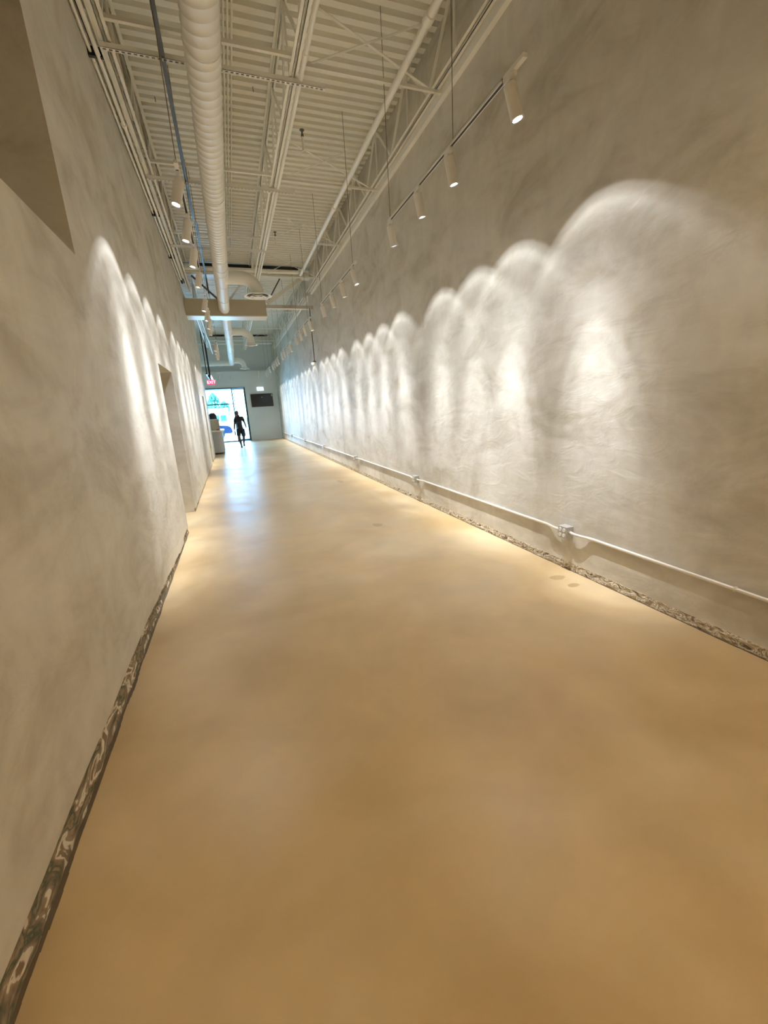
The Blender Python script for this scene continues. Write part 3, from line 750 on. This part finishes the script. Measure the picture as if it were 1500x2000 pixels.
obj('pane', B(.32, SX1 - .10, YE + .066, YE + .072, .12, 2.97), M_GLASS, dr)
obj('handle', T([(.86, YE + .0, .95), (.86, YE - .0, 1.35)], .012, 8), M_TEAL, dr)

# TV, round fixture, thermostat
tv = thing('wall_screen', 'black flat screen mounted on the grey far wall', 'screen', (1.86, YE, 2.30))
obj('panel', B(-.63, .63, -.07, -.015, -.37, .37, bev=.006), M_BLACK, tv)
m, n_, p_ = newmat('screen_face'); setc(p_, (.02, .022, .03), .12)
obj('display', B(-.61, .61, -.0735, -.07, -.35, .35), m, tv); obj('mount', B(-.2, .2, -.015, 0, -.15, .15), M_BLACK, tv)
obj('white_dot', B(-.015, .015, -.075, -.073, .16, .19), M_WHITE2, tv)
obj('corner_sticker', B(.55, .60, -.0752, -.0733, .20, .33), paint('yellow_sticker', (.75, .72, .25), .5), tv)['label'] = 'yellow-green sticker'
t = thing('round_fixture', 'white rounded fixture on a short stem above the screen', 'light', (1.83, YE, 2.93))
obj('body', B(-.20, .20, -.07, 0, -.09, .14, bev=.05), emis('whitening_glow', (.95, .98, 1), .28), t); obj('stem', B(-.03, .03, -.05, 0, -.20, -.09), M_WHITE, t)  # faint glow added to the body to make it whiter
tag(obj('thermostat', B(1.245, 1.335, YE - .025, YE, 1.18, 1.27, bev=.008), M_WHITE), 'small white switch plate on the far wall right of the doorway', 'switch')

# ------------------------------------------------------------------ reception counter and what stands on it
t = thing('reception_counter', 'grey rounded counter with a white top past the left wall', 'counter', (-1.05, 19.6, 0))
def stadium(bm, hx, hy, r, z0, z1):
    pts = []
    for cx_, cy_, a0 in ((hx - r, hy - r, 0), (-hx + r, hy - r, PI / 2), (-hx + r, -hy + r, PI), (hx - r, -hy + r, 1.5 * PI)):
        for i in range(7): a = a0 + PI / 2 * i / 6; pts.append((cx_ + r * math.cos(a), cy_ + r * math.sin(a)))
    lo_ = [bm.verts.new((*p, z0)) for p in pts]; hi = [bm.verts.new((*p, z1)) for p in pts]
    n = len(pts)
    for i in range(n): bm.faces.new((lo_[i], lo_[(i + 1) % n], hi[(i + 1) % n], hi[i]))
    bm.faces.new(lo_[::-1]); bm.faces.new(hi); return bm
obj('body', stadium(bmesh.new(), .60, .85, .22, .07, .93), paint('counter_grey', (.50, .50, .49), .55), t)
obj('plinth', stadium(bmesh.new(), .54, .79, .18, .0, .07), M_DARKJOINT, t)
auto(obj('countertop', stadium(bmesh.new(), .68, .93, .28, .93, .985), M_WHITE, t), 35)
t = thing('display_cabinet', 'tan box cabinet with a white lid standing on the counter', 'cabinet', (-.72, 19.25, .985))
obj('body', B(-.20, .20, -.15, .15, 0, .42, bev=.01), paint('tan_panel', (.50, .42, .28), .6), t); obj('lid', B(-.21, .21, -.16, .16, .42, .46, bev=.006), M_WHITE, t)
t = thing('black_canopy', 'rounded black hood on top of the tan cabinet', 'hood', (-.74, 19.25, 1.445))
auto(obj('hood', lathe(bmesh.new(), [(.0, .25), (.08, .245), (.13, .20), (.16, .12), (.17, 0), (0, 0)], 24), M_BLACK, t), 50)
tag(obj('red_tray', B(-.66, -.53, 18.78, 18.90, .985, 1.03, bev=.006), paint('red_plastic', (.45, .10, .09), .4)), 'small dark red item on the counter edge', 'tray')

# black box corner and dark speaker at the very top left of the picture
t = thing('wall_speaker', 'black box whose corner hangs at the top left of the picture', 'speaker', (-.67, 3.08, 3.83))
obj('cabinet', B(-.10, .07, -.12, .16, 0, .28, bev=.005), M_BLACK, t); obj('bracket', B(-.40, -.10, 0, .03, .1, .14), M_BLACK, t)

# ------------------------------------------------------------------ person
def person():
    Y0 = 21.8
    dark = paint('dark_tshirt', (.030, .028, .028), .8, var=.15, scale=6)
    shorts = paint('dark_shorts', (.022, .026, .030), .8, var=.15, scale=6)
    skin = paint('skin', (.11, .065, .045), .55, var=.05)
    hair = paint('hair', (.012, .010, .009), .6)
    root = thing('person', 'person in dark t-shirt and shorts walking in from the bright doorway', 'person', (.33, Y0, 0))
    def skinned(name, joints, bones, m, parent, lvl=2, root_i=0):
        me = bpy.data.meshes.new(name); me.from_pydata([j[0] for j in joints], bones, []); me.update()
        o = bpy.data.objects.new(name, me); COL.objects.link(o); o.parent = parent
        md = o.modifiers.new('skin', 'SKIN'); md.use_smooth_shade = True
        sv = me.skin_vertices[0].data
        for i, j in enumerate(joints):
            r = j[1]; sv[i].radius = r if isinstance(r, tuple) else (r, r)
            sv[i].use_root = (i == root_i)
        sb = o.modifiers.new('sub', 'SUBSURF'); sb.levels = lvl; sb.render_levels = lvl
        me.materials.append(m); return o
    # joints: person faces -Y (towards the camera); x to the picture's right
    J = [((0.01, 0, .93), (.150, .11)), ((0.0, .0, 1.08), (.145, .10)), ((-.01, .0, 1.22), (.165, .11)), ((-.01, .0, 1.33), (.165, .10)), ((-.025, -.01, 1.45), (.062, .060)), ((-.045, -.025, 1.56), (.060, .062)),
         ((-.155, 0, 1.385), (.058, .058)), ((-.235, .03, 1.10), (.050, .050)), ((-.27, -.06, .87), (.028, .03)), ((-.275, -.08, .83), (.022, .036)),
         ((.155, 0, 1.41), (.058, .058)), ((.245, .04, 1.15), (.050, .050)), ((.285, -.04, .94), (.028, .03)), ((.29, -.06, .90), (.022, .036)),
         ((-.085, 0, .84), (.088, .09)), ((-.10, -.12, .48), (.066, .07)), ((-.075, -.13, .30), (.060, .062)), ((-.045, -.16, .09), (.034, .038)), ((-.045, -.19, .045), (.040, .035)), ((-.05, -.30, .030), (.042, .022)),
         ((.095, 0, .84), (.088, .09)), ((.115, .02, .50), (.066, .07)), ((.10, .14, .33), (.060, .062)), ((.085, .26, .16), (.034, .038)), ((.085, .27, .10), (.038, .036)), ((.085, .17, .045), (.040, .022))]
    Bn = [(0, 1), (1, 2), (2, 3), (3, 4), (4, 5), (3, 6), (6, 7), (7, 8), (8, 9), (3, 10), (10, 11), (11, 12), (12, 13), (0, 14), (14, 15), (15, 16), (16, 17), (17, 18), (18, 19), (0, 20), (20, 21), (21, 22), (22, 23), (23, 24), (24, 25)]
    n0 = len(J)
    for (wi, sgn) in ((9, 1), (13, -1)):          # fingers rooted in the palms, curled
        wx_, wy_, wz = J[wi][0]
        for f, (dy, ln) in enumerate(((-.027, .068), (-.009, .078), (.009, .072), (.026, .058))):
            i = len(J)
            J += [((wx_ + .002 * sgn, wy_ + dy, wz - .045), .0095), ((wx_ + .010 * sgn, wy_ + dy * 1.1, wz - .045 - ln * .5), .0085), ((wx_ + .030 * sgn, wy_ + dy * 1.1, wz - .045 - ln * .85), .0075)]
            Bn += [(wi, i), (i, i + 1), (i + 1, i + 2)]
        i = len(J)
        J += [((wx_ + .012 * sgn, wy_ - .045, wz - .020), .0105), ((wx_ + .022 * sgn, wy_ - .055, wz - .055), .009)]
        Bn += [(wi, i), (i, i + 1)]
    body = skinned('body', J, Bn, skin, root)
    # head
    bm = bmesh.new(); bmesh.ops.create_uvsphere(bm, u_segments=28, v_segments=20, radius=1)
    for v in bm.verts:
        x, y, z = v.co
        sx, sy, sz = .074, .092, .118
        taper = 1 - .30 * max(0, -z) ** 1.5
        X, Y_, Z = x * sx * taper, y * sy * (1 - .12 * max(0, -z)), z * sz
        if y < 0:
            g = math.exp(-((x / .18) ** 2)) * math.exp(-(((z + .10) / .20) ** 2)); Y_ -= .024 * g            # nose
            for ex_ in (-.36, .36): Y_ += .010 * math.exp(-(((x - ex_) / .16) ** 2) - (((z - .06) / .13) ** 2))  # eye sockets
            Y_ -= .006 * math.exp(-((x / .3) ** 2) - (((z + .45) / .07) ** 2)) - .004 * math.exp(-((x / .35) ** 2) - (((z + .53) / .04) ** 2))  # lips
            Y_ -= .010 * math.exp(-((x / .3) ** 2) - (((z + .85) / .2) ** 2))                                 # chin
        v.co = (X, Y_, Z)
    hd = auto(obj('head', bm, skin, root), 180); hd.location = (-.055, -.04, 1.615); hd.scale = (1.08, 1.05, 1.06); hd.rotation_euler = (0.12, 0.06, .35)
    for s in (-1, 1):
        bm = bmesh.new(); bmesh.ops.create_uvsphere(bm, u_segments=12, v_segments=8, radius=1)
        for v in bm.verts: v.co = (v.co.x * .010 + s * .074, v.co.y * .017 + .008, v.co.z * .030 - .002)
        auto(obj('ear', bm, skin, hd), 180)
        bm = bmesh.new(); bmesh.ops.create_uvsphere(bm, u_segments=10, v_segments=8, radius=.011)
        for v in bm.verts: v.co += Vector((s * .028, -.078, .008))
        auto(obj('eye', bm, M_BLACK, hd), 180)
    bm = bmesh.new(); bmesh.ops.create_uvsphere(bm, u_segments=24, v_segments=16, radius=1)
    bmesh.ops.delete(bm, geom=[v for v in bm.verts if v.co.z < .12 - .45 * max(0, v.co.y) + (.35 if v.co.y < -.45 else 0)], context='VERTS')
    for v in bm.verts: v.co = (v.co.x * .080, v.co.y * .098 + .003, v.co.z * .126 + .004)
    hr = auto(obj('hair', bm, hair, hd), 180)
    md = hr.modifiers.new('thick', 'SOLIDIFY'); md.thickness = .01
    # t-shirt and shorts as looser skins over the same joints
    TJ = [((0.01, 0, .78), (.185, .140)), ((0.005, 0, .92), (.185, .140)), ((0.0, 0, 1.07), (.178, .130)), ((-.01, 0, 1.22), (.192, .132)), ((-.01, 0, 1.335), (.185, .118)), ((-.022, -.005, 1.425), (.075, .075)),
          ((-.16, 0, 1.385), (.085, .085)), ((-.215, .018, 1.19), (.072, .074)), ((.16, 0, 1.41), (.085, .085)), ((.222, .02, 1.22), (.072, .074))]
    skinned('t_shirt', TJ, [(0, 1), (1, 2), (2, 3), (3, 4), (4, 5), (4, 6), (6, 7), (4, 8), (8, 9)], dark, root, root_i=2)
    SJ = [((0.01, 0, .95), (.165, .125)), ((-.085, 0, .84), (.115, .118)), ((-.110, -.085, .50), (.105, .108)), ((.095, 0, .84), (.115, .118)), ((.125, .015, .48), (.105, .108))]
    skinned('shorts', SJ, [(0, 1), (1, 2), (0, 3), (3, 4)], shorts, root)
    for (x, y, z, rz) in ((-.047, -.225, .0, .05), (.085, .225, .03, -.05)):
        bm = bmesh.new(); bmesh.ops.create_cube(bm, size=1)
        bmesh.ops.subdivide_edges(bm, edges=bm.edges[:], cuts=4, use_grid_fill=True)
        for v in bm.verts:
            t_ = v.co.y + .5; wd = .088 * (1 - .35 * (abs(t_ - .4)) ** 2 * 2); hh = .055 + .045 * t_
            v.co = (v.co.x * wd, v.co.y * .28, (v.co.z + .5) * hh)
        s_ = auto(obj('shoe', bm, M_BLACK, root), 50); s_.location = (x, y, z); s_.rotation_euler = (0 if z == 0 else -.0, 0, rz)
    bg = tag(obj('carried_bag', B(-.03, .03, -.07, .07, -.19, -.0, bev=.02), M_BLACK), 'small dark pouch held in the walking person\'s hand', 'bag')
    bg.location = (.33 - .262, Y0 - .09, .785)
person()

# ------------------------------------------------------------------ outside
struct(obj('ground', B(-40, 40, YE + .7, 110, -.22, -.03), paint('outside_paving', (.62, .62, .60), .8, scale=.6)), 'pale sunlit paving outside')
def leafy(label, x, y, h, r, seed):
    random.seed(seed)
    t = thing('tree', label, 'tree', (x, y, -.03), 'trees beyond the parking')
    obj('trunk', T([(0, 0, 0), (.05, 0, h * .5), (0, .05, h * .8)], [.16, .12, .05], 8), paint('bark', (.12, .09, .06), .9), t)
    bm = bmesh.new()
    for i in range(420):
        a = random.random() * 2 * PI; b_ = math.acos(2 * random.random() - 1); rr = r * (.55 + .5 * random.random())
        c = Vector((math.cos(a) * math.sin(b_) * rr, math.sin(a) * math.sin(b_) * rr, h * .62 + math.cos(b_) * h * .36 * (.6 + .5 * random.random())))
        s = .22 + .2 * random.random(); u = Vector((random.gauss(0, 1), random.gauss(0, 1), random.gauss(0, 1))).normalized(); v = u.cross(Vector((.3, .5, .8))).normalized()
        q = [bm.verts.new(c + u * s), bm.verts.new(c + v * s * .6), bm.verts.new(c - u * s), bm.verts.new(c - v * s * .6)]; bm.faces.new(q)
    obj('foliage', bm, LEAF, t)
LEAF = paint('leaves', (.07, .20, .13), .7, var=.3, scale=1.0)
for i, (x, y, h, r, lb) in enumerate(((-4.6, 96, 4.6, 1.2, 'leafy tree outside at the left edge of the shopfront view'), (-2.9, 92, 5.9, 1.1, 'tallest spiky green tree seen through the shopfront'), (-1.1, 97, 4.4, 1.0, 'leafy tree outside left of the mullion'))):
    leafy(lb, x, y, h, r, 30 + i)
t = thing('low_building', 'long low white building with blue windows across the parking', 'building', (-7.0, 80, -.03))
obj('wall', B(-7, 6.6, 0, 6, 0, 2.75), paint('white_facade', (.80, .80, .78), .7), t)
for k in range(11):
    obj('window', B(-6.8 + k * 1.2, -5.8 + k * 1.2, -.04, .0, .5, 1.55), paint('blue_glass', (.01, .12, .38), .15), t)
def car(label, x, y, col, glassc, L_, h, dx):
    t = thing('car', label, 'car', (x, y, -.03))
    bm = bmesh.new(); W2 = .9
    prof = [(-L_ / 2, .35), (-L_ / 2, .75), (-L_ / 2 + .25, .92), (-L_ / 2 + .55, h - .06), (-L_ / 2 + .95, h), (L_ / 2 - 1.9, h), (L_ / 2 - 1.25, .98), (L_ / 2 - .15, .85), (L_ / 2, .6), (L_ / 2, .35)]
    a = [bm.verts.new((px, -W2, pz)) for px, pz in prof]; b_ = [bm.verts.new((px, W2, pz)) for px, pz in prof]; n = len(prof)
    for i in range(n): bm.faces.new((a[i], a[(i + 1) % n], b_[(i + 1) % n], b_[i]))
    bm.faces.new(a[::-1]); bm.faces.new(b_); bmesh.ops.recalc_face_normals(bm, faces=bm.faces)
    bmesh.ops.bevel(bm, geom=bm.edges[:], offset=.05, segments=2, affect='EDGES')
    auto(obj('body', bm, paint('car_paint', col, .3), t), 40)
    gm = paint('car_glass', glassc, .1)
    x0 = -L_ / 2 + .62; x1 = L_ / 2 - 1.75
    for k in range(2):
        xa = x0 + (x1 - x0) / 2 * k + .04; xb = x0 + (x1 - x0) / 2 * (k + 1) - .04
        for s in (-1, 1): obj('side_window', B(xa, xb, s * (W2 + .004) - .008, s * (W2 + .004) + .008, .98, h - .12), gm, t)
    for wx_ in (-L_ / 2 + .75, L_ / 2 - .85):
        for s in (-1, 1):
            wh = auto(obj('wheel', T([(wx_, s * W2 - .1, .33), (wx_, s * W2 + .03, .33)], .33, 24), M_BLACK, t), 40)
            auto(obj('hubcap', T([(wx_, s * (W2 + .03), .33), (wx_, s * (W2 + .045), .33)], .18, 16), M_GALV, wh), 40)
car('dark blue car parked outside the shopfront', -2.2, 32, (.004, .012, .045), (.01, .05, .14), 4.3, 1.32, 0)

bpy_update()
